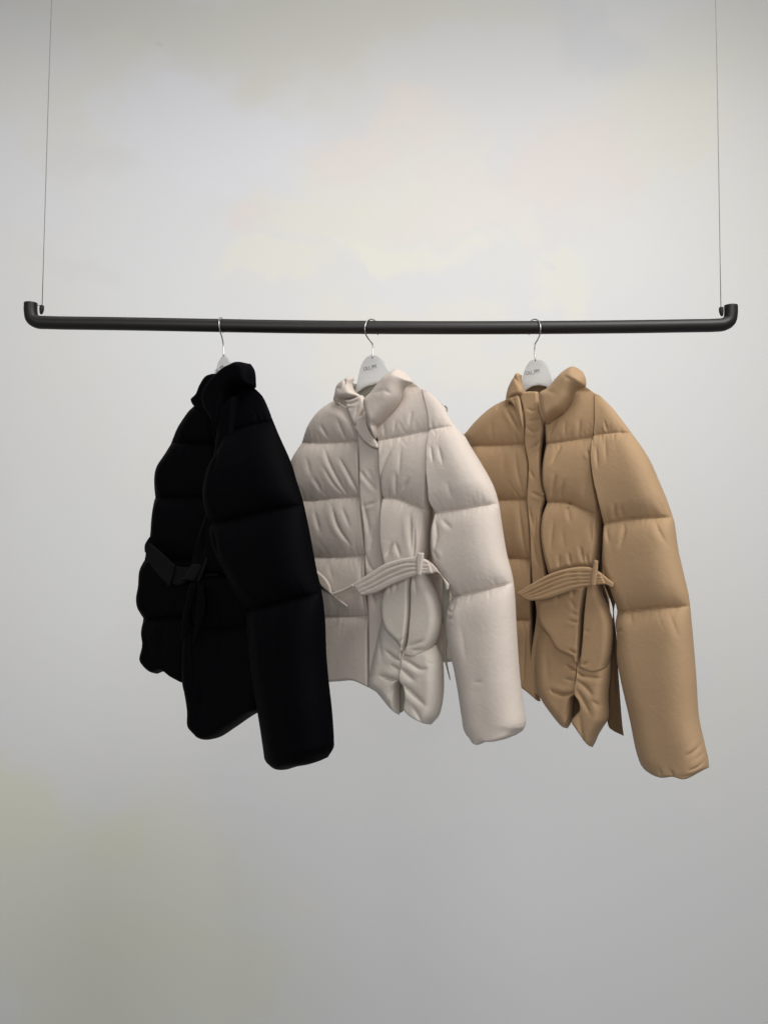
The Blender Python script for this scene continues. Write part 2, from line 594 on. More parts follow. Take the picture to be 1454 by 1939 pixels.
# ---- beige jacket
def beige():
    dep = lambda x, y: -(np.asarray(x, float) - 712) * 0.00075 + 0 * np.asarray(y, float)
    root = jacket_root('pale beige puffer jacket hanging in the middle, between the black and the camel ones', 730, 1290, 0.0)
    hanger('white plastic hanger carrying the pale beige jacket, printed in grey below its wire hook',
           [(705.2, 678, -.004), (705.2, 652, 0), (700, 645, -.006), (693, 634, -.014), (690.8, 621, -.018), (694, 610, -.0135), (699, 606, -.007),
            (704, 604.6, 0), (710, 607.5, .009), (715, 614, .015), (717, 624, .0165), (715, 634, .015)],
           [(694, 676), (686, 688), (681, 702), (677, 720), (671, 748)], [(716, 676), (728, 686), (737, 699), (747, 716), (757, 742)],
           [(705, 672)], [(682, 739), (695, 731), (713, 726), (735, 730)], dep, (703.3, 697.5), 0.20, 0.0105)
    # body
    one('back_panel', BEIGE, root, [(640, 775), (585, 850), (572, 950), (590, 1060), (608, 1170), (618, 1278)],
        [(795, 748), (842, 850), (838, 980), (850, 1085), (862, 1160), (866, 1252)], [(715, 770)], [(700, 1278), (770, 1262)], dep=dep, dy=-.055, th=.04, tb=.085,
        r=(30, 30, 25, 10), step=5,
        seams=[([(560, 945), (850, 955)], .01, 14), ([(590, 1055), (850, 1060)], .01, 14), ([(600, 1168), (870, 1180)], .01, 14)])
    one('gap_shade', BEIGE_SHADE, root, [(640, 790), (600, 870), (600, 1100), (625, 1270)], [(780, 775), (834, 860), (836, 980), (846, 1085), (857, 1160), (862, 1248)], (), [(700, 1272), (770, 1258)], dep=dep, dy=-.058, th=.006, tb=.02, r=(20, 12, 20, 8), step=6)  # dark sheet added behind the panels so the gaps look deeply shaded
    one('sleeve', BEIGE, root, [(588, 800), (562, 900), (560, 1000), (572, 1150), (585, 1270)], [(640, 790), (650, 900), (648, 1000), (652, 1150), (655, 1262)],
        dep=dep, dy=-.17, th=.05, tb=.05, r=(40, 40, 30, 20), step=6,
        seams=[([(550, 950), (660, 950)], .012, 14), ([(550, 1100), (660, 1100)], .012, 14)])
    one('front_panel', BEIGE, root,
        [(633, 758), (603, 782), (584, 808), (571, 840), (556, 866), (549, 890), (552, 948), (560, 1000), (572, 1056), (584, 1110), (596, 1168), (608, 1230), (612, 1292)],
        [(684, 786), (685, 835), (688, 880), (689, 937), (695, 1001), (698, 1052), (701, 1110), (704, 1167), (706, 1230), (708, 1302)],
        [(655, 770)], [(652, 1289), (676, 1288)], dep=dep, dy=0, th=.034, tb=.07, r=((26, 22, 18, 14, 12), 3, 25, 7),
        seams=[([(560, 838), (615, 840), (690, 838)], .017, 14), ([(540, 948), (600, 948), (640, 944), (695, 942)], .017, 15),
               ([(570, 1055), (640, 1055), (705, 1053)], .017, 15), ([(585, 1169), (640, 1167), (710, 1167)], .017, 15)],
        creases=[([(622, 852), (635, 884), (648, 910), (663, 938)], .005, 4.5), ([(652, 870), (673, 909), (683, 933)], .006, 4),
                 ([(622, 885), (638, 915), (655, 938)], .0035, 4), ([(603, 905), (616, 933)], .003, 4), ([(590, 870), (598, 905)], .002, 5),
                 ([(635, 957), (649, 998), (671, 1032)], .005, 4.5), ([(604, 970), (616, 1010)], .003, 4.5), ([(655, 960), (672, 1000)], .0025, 5),
                 ([(617, 808), (627, 832)], .003, 4), ([(650, 800), (660, 834)], .0025, 5), ([(655, 775), (670, 800), (678, 830)], .004, 6),
                 ([(630, 1065), (640, 1100)], .0015, 6), ([(690, 1060), (694, 1110), (697, 1160)], .003, 5)])
    one('placket', BEIGE, root, [(676, 790), (682, 833), (685, 880), (686, 937), (693, 1001), (696, 1051), (698, 1090), (702, 1165), (703, 1230), (703, 1298)],
        [(697, 786), (700, 806), (717, 838), (722, 852), (724, 895), (726, 942), (726, 990), (730, 1050), (735, 1100), (732, 1165), (728, 1220), (724, 1290)],
        dep=dep, dy=.020, th=.016, tb=.012, r=(2, 4, 6, 6), lump=.0015,
        creases=[([(688, 893), (702, 912), (717, 930)], .005, 4), ([(700, 888), (712, 915)], .003, 3.5), ([(694, 960), (708, 955), (718, 950)], .004, 3.5),
                 ([(692, 950), (700, 985), (706, 1020)], .004, 5), ([(697, 1045), (705, 1072), (718, 1085)], .004, 4), ([(712, 1000), (706, 1050)], .003, 5),
                 ([(705, 1110), (716, 1150)], .003, 5)])
    # turned-back top of the placket
    one('placket_flap', BEIGE, root, [(690.5, 783), (681, 799), (672.5, 809)], [(694.5, 778), (695, 805), (703, 822), (714, 838), (718.5, 850)], [], [(683, 827), (693, 838), (706, 847)],
        dep=dep, dy=.046, th=.004, tb=.004, r=(3, 4, 3, 3), lump=.0012)
    one('front_panel', BEIGE, root,
        [(706, 800), (714, 828), (720, 850), (724, 896), (727, 943), (726, 990), (728, 1040), (738, 1096)],
        [(800, 737), (817, 790), (819, 830), (821, 884), (820, 920), (816, 965), (813, 1010), (811, 1050), (806, 1078)],
        [(718, 784), (738, 764), (754, 738), (775, 722)], [(770, 1086)], dep=dep, dy=.018, th=lambda v, y: .042 * shoulder(y, 730), tb=.06, r=((6, 8, 7, 9, 14), (.01, .01, .01, 5, 8, 10, 12), (12, 8, 1), 18),
        seams=[([(705, 838), (740, 833), (768, 828), (800, 820), (835, 814)], .014, 13), ([(722, 944), (758, 946), (786, 957), (815, 970)], .017, 15)],
        creases=[([(752, 855), (740, 880), (732, 900), (729, 930)], .0055, 4.5), ([(757, 800), (752, 826)], .003, 4), ([(786, 782), (781, 808)], .003, 4),
                 ([(733, 800), (735, 828)], .003, 4.5), ([(762, 900), (757, 942)], .0045, 4.5), ([(786, 912), (772, 930)], .004, 4),
                 ([(787, 975), (792, 1042)], .006, 5), ([(807, 968), (803, 1025)], .005, 4), ([(758, 1028), (745, 1054)], .005, 5), ([(763, 1028), (772, 1056)], .004, 5),
                 ([(798, 1000), (796, 1062)], .004, 5), ([(770, 850), (768, 905)], .002, 7)])
    # below the belt
    one('hem_panel', BEIGE_LIT, root, [(726, 1168), (716, 1215), (706, 1260), (701, 1299), (716, 1310), (738, 1336), (756, 1354)],
        [(772, 1225), (771, 1255), (769, 1284), (762, 1288), (757.5, 1300), (757.5, 1325), (757, 1352)], [(745, 1190)], (), dep=dep, dy=.018, th=.034, tb=.04, r=(22, (3, 1, 1, 4, 7, 8, 8), None, 6),
        creases=[([(771, 1248), (755, 1240), (742, 1230)], .006, 5), ([(768, 1284), (750, 1282), (732, 1276)], .008, 6), ([(770, 1265), (752, 1256)], .004, 5),
                 ([(755, 1292), (748, 1320)], .004, 6), ([(728, 1200), (735, 1250)], .002, 9)])
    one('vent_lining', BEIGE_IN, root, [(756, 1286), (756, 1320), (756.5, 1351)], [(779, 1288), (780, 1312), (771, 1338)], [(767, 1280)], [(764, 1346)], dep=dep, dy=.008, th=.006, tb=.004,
        r=(6, 6, 6, 4), lump=.001)
    one('hem_panel', BEIGE_LIT, root, [(769, 1222), (771, 1255), (769, 1284), (775, 1296), (777, 1312), (774, 1340), (788, 1354), (804, 1363), (815.5, 1372)],
        [(826, 1220), (837, 1245), (840.5, 1277), (839, 1323), (832, 1353), (823, 1365), (815.8, 1372.5)], [(797, 1218)], (), dep=dep, dy=.022, th=lambda v, y: np.interp(v, [0, .12, .4], [.016, .034, .042]), tb=.04, r=((3, 1, 1, 4, 7, 8, 8, 8), 20, None, 5),
        creases=[([(773, 1244), (790, 1252), (808, 1262), (822, 1262)], .007, 5), ([(776, 1290), (790, 1302), (805, 1316), (820, 1330)], .008, 6), ([(772, 1262), (800, 1285)], .005, 6),
                 ([(796, 1330), (808, 1350), (815, 1368)], .004, 5), ([(822, 1250), (834, 1256)], .003, 4)])
    one('pocket_welt', BEIGE_LIT, root, [(744, 1096), (733, 1120), (727, 1140), (729, 1172), (738, 1195), (752, 1209), (763, 1222)], [(785, 1085), (783, 1115), (783, 1140), (781, 1178), (777, 1208), (770, 1236)],
        [(765, 1090)], (), dep=dep, dy=.030, th=.034, tb=.05, r=(12, 4, 14, 4), pw=2.4,
        creases=[([(751, 1105), (749, 1122)], .004, 4), ([(763, 1100), (760, 1120)], .004, 4), ([(776, 1205), (766, 1212), (757, 1210)], .003, 4)])
    one('side_panel', BEIGE_LIT, root, [(788, 1082), (785.5, 1115), (785, 1140), (783, 1178), (780, 1210), (773, 1237)], [(812, 1082), (819, 1105), (828, 1126), (835.5, 1158), (834, 1191), (822, 1224), (805, 1240)],
        [(800, 1080)], [(788, 1241)], dep=dep, dy=.030, th=.030, tb=.06, r=(4, 16, 14, 3), pw=2.4,
        creases=[([(783, 1222), (797, 1216), (812, 1210)], .005, 4), ([(795, 1095), (798, 1125)], .003, 5), ([(790, 1228), (812, 1228)], .004, 4)])
    # belt
    b = Part()
    for_belt = dict(dep=dep, th=.005, tb=.004, lump=.001, step=1.3)
    panel(b, [(669, 1105), (674, 1114), (685, 1129)], [(812, 1062), (816, 1072), (820, 1086)], [(695, 1089), (731, 1067), (771, 1056), (793, 1054)], [(712, 1122), (745, 1106), (784, 1091), (803, 1087)],
          dy=.083, r=(3, 3, 4, 4), **for_belt,
          creases=[([(676, 1110), (700, 1097), (735, 1077), (772, 1066), (812, 1068)], .0045, 1.9), ([(680, 1117), (704, 1105), (738, 1087), (774, 1074), (812, 1075)], .0045, 1.9),
                   ([(684, 1123), (708, 1112), (740, 1096), (777, 1082), (812, 1081)], .0045, 1.9)])
    panel(b, [(810, 1061), (815, 1073), (819, 1086)], [(851, 1106), (849, 1116), (846, 1118)], [(822, 1070), (838, 1091)], [(828, 1084), (838, 1093)], dy=.075, r=(3, 3, 3, 3), **for_belt)
    panel(b, [(598, 1078), (600, 1096)], [(629, 1124), (634, 1130)], [(618, 1096), (626, 1110)], [(612, 1112)], dy=.045, r=(3, 3, 3, 3), **for_belt)
    panel(b, [(628, 1123), (630, 1130)], [(669, 1105), (672, 1110)], [(648, 1116)], [(650, 1121)], dy=.06, r=(2, 2, 2, 2), **for_belt)
    panel(b, [(629, 1126), (632, 1132)], [(657, 1145), (659, 1149)], [(644, 1135)], [(646, 1142)], dy=.05, r=(2, 2, 2, 2), **for_belt)
    bo = b.build('belt', BEIGE, root)
    one('belt_shade', BEIGE_SHADE, bo, [(600, 1090), (602, 1112)], [(624, 1108), (629, 1127)], [(614, 1096)], [(616, 1119)], dep=dep, dy=.042, th=.002, tb=.002, r=(2, 2, 2, 2), lump=0)  # dark piece painting the shadow inside the belt's opening
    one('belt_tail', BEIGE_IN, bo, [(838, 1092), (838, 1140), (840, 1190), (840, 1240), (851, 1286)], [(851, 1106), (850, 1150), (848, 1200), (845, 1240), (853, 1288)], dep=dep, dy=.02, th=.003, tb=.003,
        r=(3, 3, 3, 3), lump=.001)
    one('belt_loop', BEIGE, root, [(790, 1046), (789, 1066), (790, 1090)], [(803, 1047), (801, 1066), (798, 1090)], dep=dep, dy=.090, th=.004, tb=.004, r=(3, 3, 3, 3), lump=.0005, step=2)
    # near sleeve
    one('sleeve', BEIGE, root,
        [(800, 737), (817, 790), (819, 830), (822, 884), (824, 930), (823, 953), (830, 974), (825, 1007), (824, 1045), (830, 1070), (848, 1105), (858, 1131), (851, 1150), (849, 1186), (854, 1228), (862, 1261),
         (870, 1304), (877, 1350), (882, 1380), (891, 1397)],
        [(812, 742), (836, 764), (850, 788), (864, 810), (879, 825), (892, 847), (913, 881), (935, 922), (945, 957), (949, 985), (959, 1046), (970, 1090), (974, 1119), (978, 1191), (984, 1277), (990, 1327), (995, 1372), (989, 1384)],
        (), [(903, 1405), (915, 1406.5), (924, 1401), (949, 1399), (973, 1393)], dep=dep, dy=.022, th=lambda v, y: np.interp(v, [0, .12, .3, .6, 1], [.038, .042, .053, .055, .048]) * shoulder(y, 730), tb=.05, pw=2.7,
        r=((.01, .01, .01, 8, 22, 34, 44, 46, 46), (14, 40, 62, 64, 64, 62, 56), None, (16, 9, 14)),
        seams=[([(810, 819), (835, 813), (868, 808)], .010, 12), ([(818, 976), (835, 973), (875, 967), (910, 961), (955, 953)], .018, 15),
               ([(845, 1133), (862, 1130), (903, 1122), (940, 1113), (985, 1101)], .019, 16)],
        creases=[([(843, 850), (853, 884)], .003, 5), ([(828, 850), (834, 880)], .003, 4), ([(862, 915), (870, 950)], .0015, 7), ([(838, 985), (843, 1015), (838, 1045)], .005, 5),
                 ([(850, 985), (870, 1003)], .003, 5), ([(845, 1060), (838, 1045)], .004, 4), ([(856, 1150), (868, 1156), (874, 1142)], .005, 4), ([(862, 1170), (872, 1166)], .004, 4),
                 ([(915, 1286), (930, 1283)], .002, 5), ([(975, 1388), (985, 1374)], .003, 4), ([(905, 1398), (930, 1390)], .002, 4), ([(890, 1180), (900, 1250)], .0012, 9)])
    # collar
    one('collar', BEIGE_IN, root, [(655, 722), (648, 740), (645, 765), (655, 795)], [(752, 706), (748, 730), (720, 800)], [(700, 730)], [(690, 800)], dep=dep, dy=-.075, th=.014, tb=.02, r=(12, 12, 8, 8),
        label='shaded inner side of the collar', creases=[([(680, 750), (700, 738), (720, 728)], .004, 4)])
    c = Part()
    panel(c, [(652, 720), (641, 730), (636, 748), (634, 760), (642, 768)], [(671, 716), (668, 730), (673, 742), (684, 750), (690, 757)], [(662, 716)], [(646, 759), (664, 757), (678, 754)],
          dep=dep, dy=.022, th=.024, tb=.012, r=(14, 10, 8, 9), step=2.2, creases=[([(660, 718), (661, 730), (659, 738)], .006, 2.5), ([(644, 738), (655, 741)], .002, 4)])
    panel(c, [(652, 757), (656, 768), (664, 790), (673, 809)], [(686, 748), (692, 757), (691, 775), (684, 792), (675, 808)], [(668, 756)], (), dep=dep, dy=.026, th=.012, tb=.008, r=(6, 6, 5, 5), step=2,
          creases=[([(655, 766), (668, 766), (682, 761)], .005, 3), ([(658, 776), (672, 773)], .002, 3), ([(683, 772), (676, 790)], .003, 3)])
    panel(c, [(743, 701), (727, 719), (708, 744), (693.5, 760), (695, 780), (703, 804), (711, 833)], [(778, 716), (781.5, 725), (769, 733), (759, 757), (749, 773), (735, 789), (718, 808)], [(757, 699.5), (771, 708)], [(715, 824)],
          dep=dep, dy=.044, th=.036, tb=.016, r=((20, 18, 16, 14, 14), (28, 22, 18, 15, 12), 26, 10), step=2.2, pw=2.1, creases=[([(749, 706), (757, 704)], .004, 3), ([(740, 745), (752, 752)], .002, 6), ([(722, 752), (740, 745)], .0015, 6)])
    c.build('collar', BEIGE, root)
    for x, y, d in ((714, 921, .036), (710, 958, .036), (688, 790, .052), (726, 1178, .045)):
        snap(root, dep, x, y, d, BEIGE_IN if y > 1100 else BEIGE)
    p = Part()
    tube(p, [at(842, 768, dep(842, 768) - .01), at(846, 774, dep(846, 774) - .005), at(845, 780, dep(845, 780) - .008)], .0016, n=8)
    p.build('shoulder_tag', BEIGE_IN, root)


# ---- camel jacket
def camel():
    dep = lambda x, y: -(np.asarray(x, float) - 1020) * 0.00075 + 0 * np.asarray(y, float)
    root = jacket_root('camel brown puffer jacket hanging nearest the right end of the rail', 1060, 1310, 0.0)
    hanger('white plastic hanger carrying the camel jacket, printed in grey below its wire hook',
           [(1013, 684, -.004), (1012.6, 652, 0), (1017, 644, -.006), (1021.8, 633, -.014), (1023, 621, -.018), (1020.5, 610, -.0135), (1017, 606, -.007),
            (1011, 604.6, 0), (1005, 607.8, .009), (1001, 614, .015), (999, 624, .0165), (1001, 634, .015)],
           [(1004, 683), (996, 694), (991, 708), (988, 726), (990.5, 744)], [(1026, 683), (1038, 692), (1045, 708), (1050, 724), (1054, 745)],
           [(1014, 681)], [(1003, 734), (1017, 729.5), (1032, 731.5), (1042, 738)], dep, (1010, 706), 0.18, 0.0105)
    one('back_panel', CAMEL, root, [(960, 775), (912, 850), (900, 950), (915, 1060), (935, 1170), (985, 1290)],
        [(1118, 755), (1158, 850), (1160, 980), (1150, 1080), (1156, 1170), (1160, 1262)], [(1030, 770)], [(1010, 1306), (1080, 1290)], dep=dep, dy=-.088, th=.018, tb=.08, r=(30, 30, 25, 10), step=5,
        seams=[([(880, 945), (1170, 955)], .01, 14), ([(900, 1055), (1170, 1060)], .01, 14), ([(900, 1168), (1180, 1180)], .01, 14)])
    one('gap_shade', CAMEL_SHADE, root, [(960, 790), (920, 870), (920, 1100), (985, 1280)], [(1105, 775), (1146, 860), (1150, 980), (1140, 1075), (1142, 1105), (1152, 1140), (1156, 1250)], (), [(1010, 1300), (1080, 1284)], dep=dep, dy=-.058, th=.006, tb=.02, r=(20, 12, 20, 8), step=6)  # added dark sheet, paints the shade seen between the panels
    one('sleeve', CAMEL, root, [(912, 800), (890, 900), (888, 1000), (895, 1150), (905, 1280)], [(960, 790), (972, 900), (968, 1000), (968, 1150), (972, 1276)],
        dep=dep, dy=-.17, th=.05, tb=.05, r=(40, 40, 30, 20), step=6,
        seams=[([(870, 950), (980, 950)], .012, 14), ([(870, 1100), (990, 1100)], .012, 14)])
    one('front_panel', CAMEL, root,
        [(962, 755), (931, 772), (904, 795), (889, 812), (879, 826), (887, 850), (890, 900), (893, 947), (897, 1000), (905, 1057), (915, 1115), (930, 1174), (960, 1250), (984, 1297)],
        [(1000, 770), (999, 843), (1005, 883), (1003, 944), (1008, 1001), (1010, 1062), (1010, 1120), (1008, 1174), (1012, 1240), (1023, 1328)],
        [(982, 765)], [(1000, 1308), (1012, 1318)], dep=dep, dy=0, th=.034, tb=.07, r=((26, 20, 14, 14, 14), 3, 25, 7),
        seams=[([(880, 845), (940, 845), (1003, 842)], .017, 14), ([(880, 948), (944, 948), (1008, 946)], .017, 15), ([(895, 1058), (963, 1057), (1012, 1060)], .017, 15),
               ([(920, 1173), (978, 1173), (1015, 1174)], .017, 15)],
        creases=[([(951, 766), (946, 782)], .003, 4), ([(964, 775), (976, 798), (988, 822)], .006, 4), ([(938, 800), (935, 835)], .0015, 6), ([(980, 855), (984, 890), (992, 930)], .003, 6),
                 ([(985, 950), (992, 1000), (998, 1050)], .0035, 6), ([(960, 860), (958, 900)], .0015, 8), ([(1000, 1190), (998, 1290)], .003, 6)])
    one('placket', CAMEL, root, [(984, 745), (992, 772), (996, 796), (996, 843), (1003, 883), (1000, 944), (1005, 1001), (1008, 1062), (1012, 1120), (1018, 1160), (1008, 1236), (1000, 1305)],
        [(1019, 742), (1022, 762), (1024, 779), (1031, 800), (1027, 836), (1024, 870), (1025, 890), (1028, 917), (1033, 943), (1027, 968), (1025, 1001), (1027, 1030), (1034, 1078), (1038, 1120), (1036, 1180), (1028, 1240), (1023, 1320)],
        [(1000, 742)], (), dep=dep, dy=.018, th=.016, tb=.012, r=(2, 4, 5, 6), lump=.0015,
        creases=[([(1002, 776), (1012, 780), (1018, 768)], .004, 3.5), ([(1004, 800), (1014, 798), (1026, 795)], .004, 3.5), ([(1000, 812), (1012, 820), (1025, 815)], .004, 3.5),
                 ([(1006, 855), (1014, 846), (1026, 836)], .006, 3.5), ([(1010, 934), (1020, 938), (1031, 943)], .005, 3.5), ([(1006, 890), (1014, 910)], .003, 4), ([(1004, 960), (1012, 1000)], .003, 5),
                 ([(1010, 1010), (1016, 1050), (1024, 1075)], .003, 5), ([(1018, 980), (1014, 1030)], .003, 5)])
    one('collar_stand', CAMEL, root, [(955, 758), (970, 764), (985, 800)], [(982, 747), (986, 765), (992, 815)], [(968, 752)], (), dep=dep, dy=.036, th=.006, tb=.006, r=(5, 4, 4, 4), step=2,
        creases=[([(972, 752), (978, 775), (987, 805)], .004, 3)])
    one('front_panel', CAMEL, root,
        [(1033, 795), (1034, 842), (1030, 883), (1030, 917), (1036, 950), (1029, 980), (1027, 1011), (1032, 1050), (1044, 1098)],
        [(1126, 745), (1128, 800), (1123, 860), (1128, 900), (1133, 925), (1138, 952), (1139, 1001), (1136, 1050), (1132, 1080)],
        [(1060, 776), (1072, 755), (1086, 736), (1104, 731)], [(1080, 1086)], dep=dep, dy=.018, th=lambda v, y: .042 * shoulder(y, 738), tb=.06, r=((6, 8, 7, 9, 14), (.01, .01, .01, 5, 8, 10, 12), (12, 8, 1), 18),
        seams=[([(1028, 843), (1050, 841), (1086, 836), (1126, 829), (1150, 823)], .014, 13), ([(1030, 952), (1055, 952), (1080, 954), (1106, 966), (1140, 981)], .017, 15)],
        creases=[([(1056, 800), (1042, 832)], .0045, 4.5), ([(1102, 797), (1099, 828)], .0035, 4.5), ([(1075, 800), (1072, 830)], .002, 5), ([(1069, 845), (1052, 880)], .0045, 5),
                 ([(1060, 902), (1049, 940)], .0045, 4.5), ([(1076, 915), (1064, 943)], .004, 4), ([(1080, 960), (1086, 990)], .004, 4), ([(1118, 858), (1126, 872)], .006, 4),
                 ([(1120, 900), (1110, 950)], .002, 7), ([(1056, 985), (1050, 1040)], .0025, 7), ([(1122, 985), (1127, 1030)], .003, 6), ([(1085, 1048), (1089, 1072)], .005, 3.5),
                 ([(1106, 1035), (1113, 1068)], .005, 4), ([(1068, 1052), (1066, 1075)], .004, 4), ([(1072, 1000), (1076, 1040)], .0015, 8), ([(1118, 1050), (1122, 1074)], .004, 3.5)])
    one('hem_panel', CAMEL, root, [(1026, 1180), (1018, 1212), (1014, 1250), (1017, 1303), (1026, 1324), (1049, 1357), (1064, 1374), (1073, 1379)],
        [(1100, 1245), (1097, 1275), (1094, 1312), (1088, 1318), (1085, 1340), (1081, 1368), (1074, 1379.5)], [(1060, 1215)], (), dep=dep, dy=.018, th=.034, tb=.04, r=(22, (3, 1, 1, 4, 7, 8, 8), None, 6),
        creases=[([(1099, 1268), (1088, 1262), (1078, 1256)], .006, 4), ([(1096, 1306), (1074, 1311), (1050, 1304)], .008, 5), ([(1097, 1285), (1076, 1282)], .003, 6),
                 ([(1050, 1300), (1056, 1310)], .003, 3), ([(1084, 1320), (1076, 1360)], .003, 5), ([(1040, 1230), (1045, 1290)], .0015, 10)])
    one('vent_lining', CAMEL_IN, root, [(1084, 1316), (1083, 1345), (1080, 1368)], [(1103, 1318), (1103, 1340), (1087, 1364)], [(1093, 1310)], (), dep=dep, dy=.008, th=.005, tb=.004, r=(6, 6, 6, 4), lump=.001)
    one('hem_panel', CAMEL, root, [(1097, 1240), (1098, 1275), (1094, 1310), (1101, 1322), (1102.5, 1338), (1086, 1361), (1095, 1376), (1103, 1388), (1112, 1402), (1120.5, 1414.5)],
        [(1156, 1245), (1156, 1270), (1151.5, 1317), (1151.5, 1360), (1142, 1376), (1133, 1391), (1128, 1403), (1121.5, 1414.8)], [(1130, 1245)], (), dep=dep, dy=.022, th=lambda v, y: np.interp(v, [0, .12, .4], [.016, .034, .042]), tb=.04, r=((3, 1, 1, 4, 7, 8, 8, 8), 20, None, 5),
        creases=[([(1100, 1268), (1106, 1274), (1114, 1277)], .006, 3.5), ([(1102, 1285), (1116, 1295), (1130, 1312)], .007, 5), ([(1102, 1303), (1113, 1320), (1126, 1345)], .006, 5),
                 ([(1104, 1275), (1125, 1278), (1145, 1280)], .005, 5), ([(1106, 1345), (1110, 1380), (1119, 1408)], .004, 6), ([(1130, 1320), (1146, 1335)], .004, 6)])
    one('pocket_welt', CAMEL, root, [(1036, 1112), (1022, 1145), (1025, 1178), (1044, 1206), (1058, 1229), (1088, 1244)], [(1112, 1108), (1109, 1128), (1105, 1162), (1102, 1209), (1099, 1258)],
        [(1075, 1105)], (), dep=dep, dy=.028, th=.036, tb=.05, r=(10, 4, 14, 5), pw=2.4,
        creases=[([(1086, 1133), (1096, 1150)], .004, 4), ([(1084, 1174), (1103, 1176)], .004, 3.5), ([(1088, 1158), (1102, 1164)], .003, 4), ([(1065, 1120), (1062, 1140)], .003, 5), ([(1092, 1112), (1091, 1130)], .005, 4),
                 ([(1100, 1235), (1085, 1228)], .004, 4)])
    one('side_panel', CAMEL, root, [(1115.5, 1100), (1113, 1128), (1109.5, 1162), (1106.5, 1209), (1101, 1260)], [(1138, 1102), (1141, 1125), (1152, 1150), (1160, 1178), (1158, 1232), (1151, 1264)],
        [(1126, 1098)], [(1125, 1270)], dep=dep, dy=.030, th=.030, tb=.06, r=(4, 16, 14, 3), pw=2.4,
        creases=[([(1112, 1195), (1122, 1192)], .002, 5), ([(1105, 1258), (1118, 1250)], .004, 4)])
    b = Part()
    fb = dict(dep=dep, th=.005, tb=.004, lump=.001, step=1.3)
    panel(b, [(979, 1123), (987, 1130), (1000, 1138)], [(1138, 1085), (1142, 1096), (1146, 1106)], [(1005, 1106), (1038, 1088), (1072, 1077), (1105, 1073), (1122, 1076)], [(1032, 1135), (1066, 1124), (1095, 1114), (1120, 1109), (1135, 1107)],
          dy=.083, r=(3, 3, 4, 4), **fb,
          creases=[([(984, 1124), (1010, 1110), (1042, 1095), (1076, 1085), (1140, 1084)], .0045, 2.0), ([(989, 1128), (1014, 1116), (1046, 1102), (1080, 1092), (1142, 1091)], .0045, 2.0),
                   ([(993, 1131), (1018, 1122), (1050, 1109), (1084, 1099), (1143, 1097)], .0045, 2.0), ([(997, 1134), (1022, 1128), (1056, 1116), (1088, 1106), (1144, 1102)], .0045, 2.0)])
    panel(b, [(1137, 1084), (1140, 1096), (1144, 1106)], [(1162, 1104), (1160, 1112), (1156, 1112)], [(1149, 1094)], [(1150, 1108)], dy=.075, r=(3, 3, 3, 3), **fb)
    bo = b.build('belt', CAMEL, root)
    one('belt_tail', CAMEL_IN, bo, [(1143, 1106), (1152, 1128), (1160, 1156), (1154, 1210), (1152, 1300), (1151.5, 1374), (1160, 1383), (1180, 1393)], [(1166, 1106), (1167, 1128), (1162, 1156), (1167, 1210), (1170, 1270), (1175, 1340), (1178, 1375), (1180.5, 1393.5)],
        dep=dep, dy=.008, th=.003, tb=.003, r=(3, 3, 3, 3), lump=.001, creases=[([(1160, 1190), (1162, 1260), (1164, 1340)], .002, 4)])
    one('belt_loop', CAMEL, root, [(1125, 1060), (1121, 1080), (1118, 1110)], [(1132, 1062), (1131, 1080), (1127, 1110)], dep=dep, dy=.090, th=.004, tb=.004, r=(3, 3, 3, 3), lump=.0005, step=2)
    one('sleeve', CAMEL, root,
        [(1126, 745), (1129, 800), (1125, 860), (1130, 900), (1135, 925), (1140, 951), (1145, 990), (1146, 1010), (1145, 1034), (1144, 1074), (1157, 1115), (1169, 1156), (1166, 1180), (1169, 1202), (1169, 1243), (1174, 1276),
         (1183, 1317), (1194, 1364), (1204, 1415), (1214, 1445), (1228, 1463)],
        [(1137, 750), (1160, 774), (1178, 797), (1196, 821), (1227, 866), (1247, 910), (1262, 946), (1272, 975), (1276, 988), (1284, 1042), (1293, 1082), (1304, 1131), (1308, 1168), (1317, 1270), (1323, 1357), (1333, 1405), (1340, 1435), (1342, 1453)],
        (), [(1248, 1467), (1261, 1468), (1281, 1465), (1303, 1469.5), (1328, 1459)], dep=dep, dy=.022, th=lambda v, y: np.interp(v, [0, .12, .3, .6, 1], [.038, .042, .053, .055, .047]) * shoulder(y, 738), tb=.05, pw=2.7,
        r=((.01, .01, .01, 8, 22, 34, 44, 46, 46), (14, 40, 62, 64, 64, 62, 56), None, (18, 9, 10)),
        seams=[([(1118, 829), (1155, 823), (1200, 821)], .010, 12), ([(1135, 997), (1150, 994), (1173, 989), (1207, 984), (1282, 980)], .018, 15), ([(1155, 1161), (1170, 1158), (1207, 1155), (1248, 1150), (1315, 1147)], .019, 16)],
        creases=[([(1148, 800), (1154, 824)], .003, 4), ([(1150, 830), (1156, 880)], .002, 6), ([(1135, 850), (1140, 890)], .003, 4), ([(1187, 988), (1190, 1010), (1183, 1036)], .005, 5), ([(1155, 1000), (1162, 1030)], .003, 5),
                 ([(1244, 984), (1256, 1010), (1271, 1036)], .003, 6), ([(1250, 945), (1262, 976)], .002, 6), ([(1173, 960), (1170, 985)], .004, 4), ([(1183, 962), (1186, 985)], .003, 4),
                 ([(1171, 1198), (1178, 1192), (1186, 1190)], .005, 4), ([(1272, 1156), (1283, 1180), (1295, 1210)], .002, 7), ([(1200, 1160), (1206, 1180)], .002, 6),
                 ([(1334, 1400), (1322, 1414), (1308, 1422)], .004, 4), ([(1340, 1434), (1328, 1444), (1312, 1449)], .004, 4), ([(1338, 1418), (1326, 1430)], .003, 3.5), ([(1338, 1448), (1318, 1457), (1296, 1460)], .003, 4),
                 ([(1262, 1460), (1258, 1446)], .003, 4), ([(1284, 1460), (1280, 1448)], .003, 4), ([(1195, 1290), (1215, 1380)], .001, 10)])
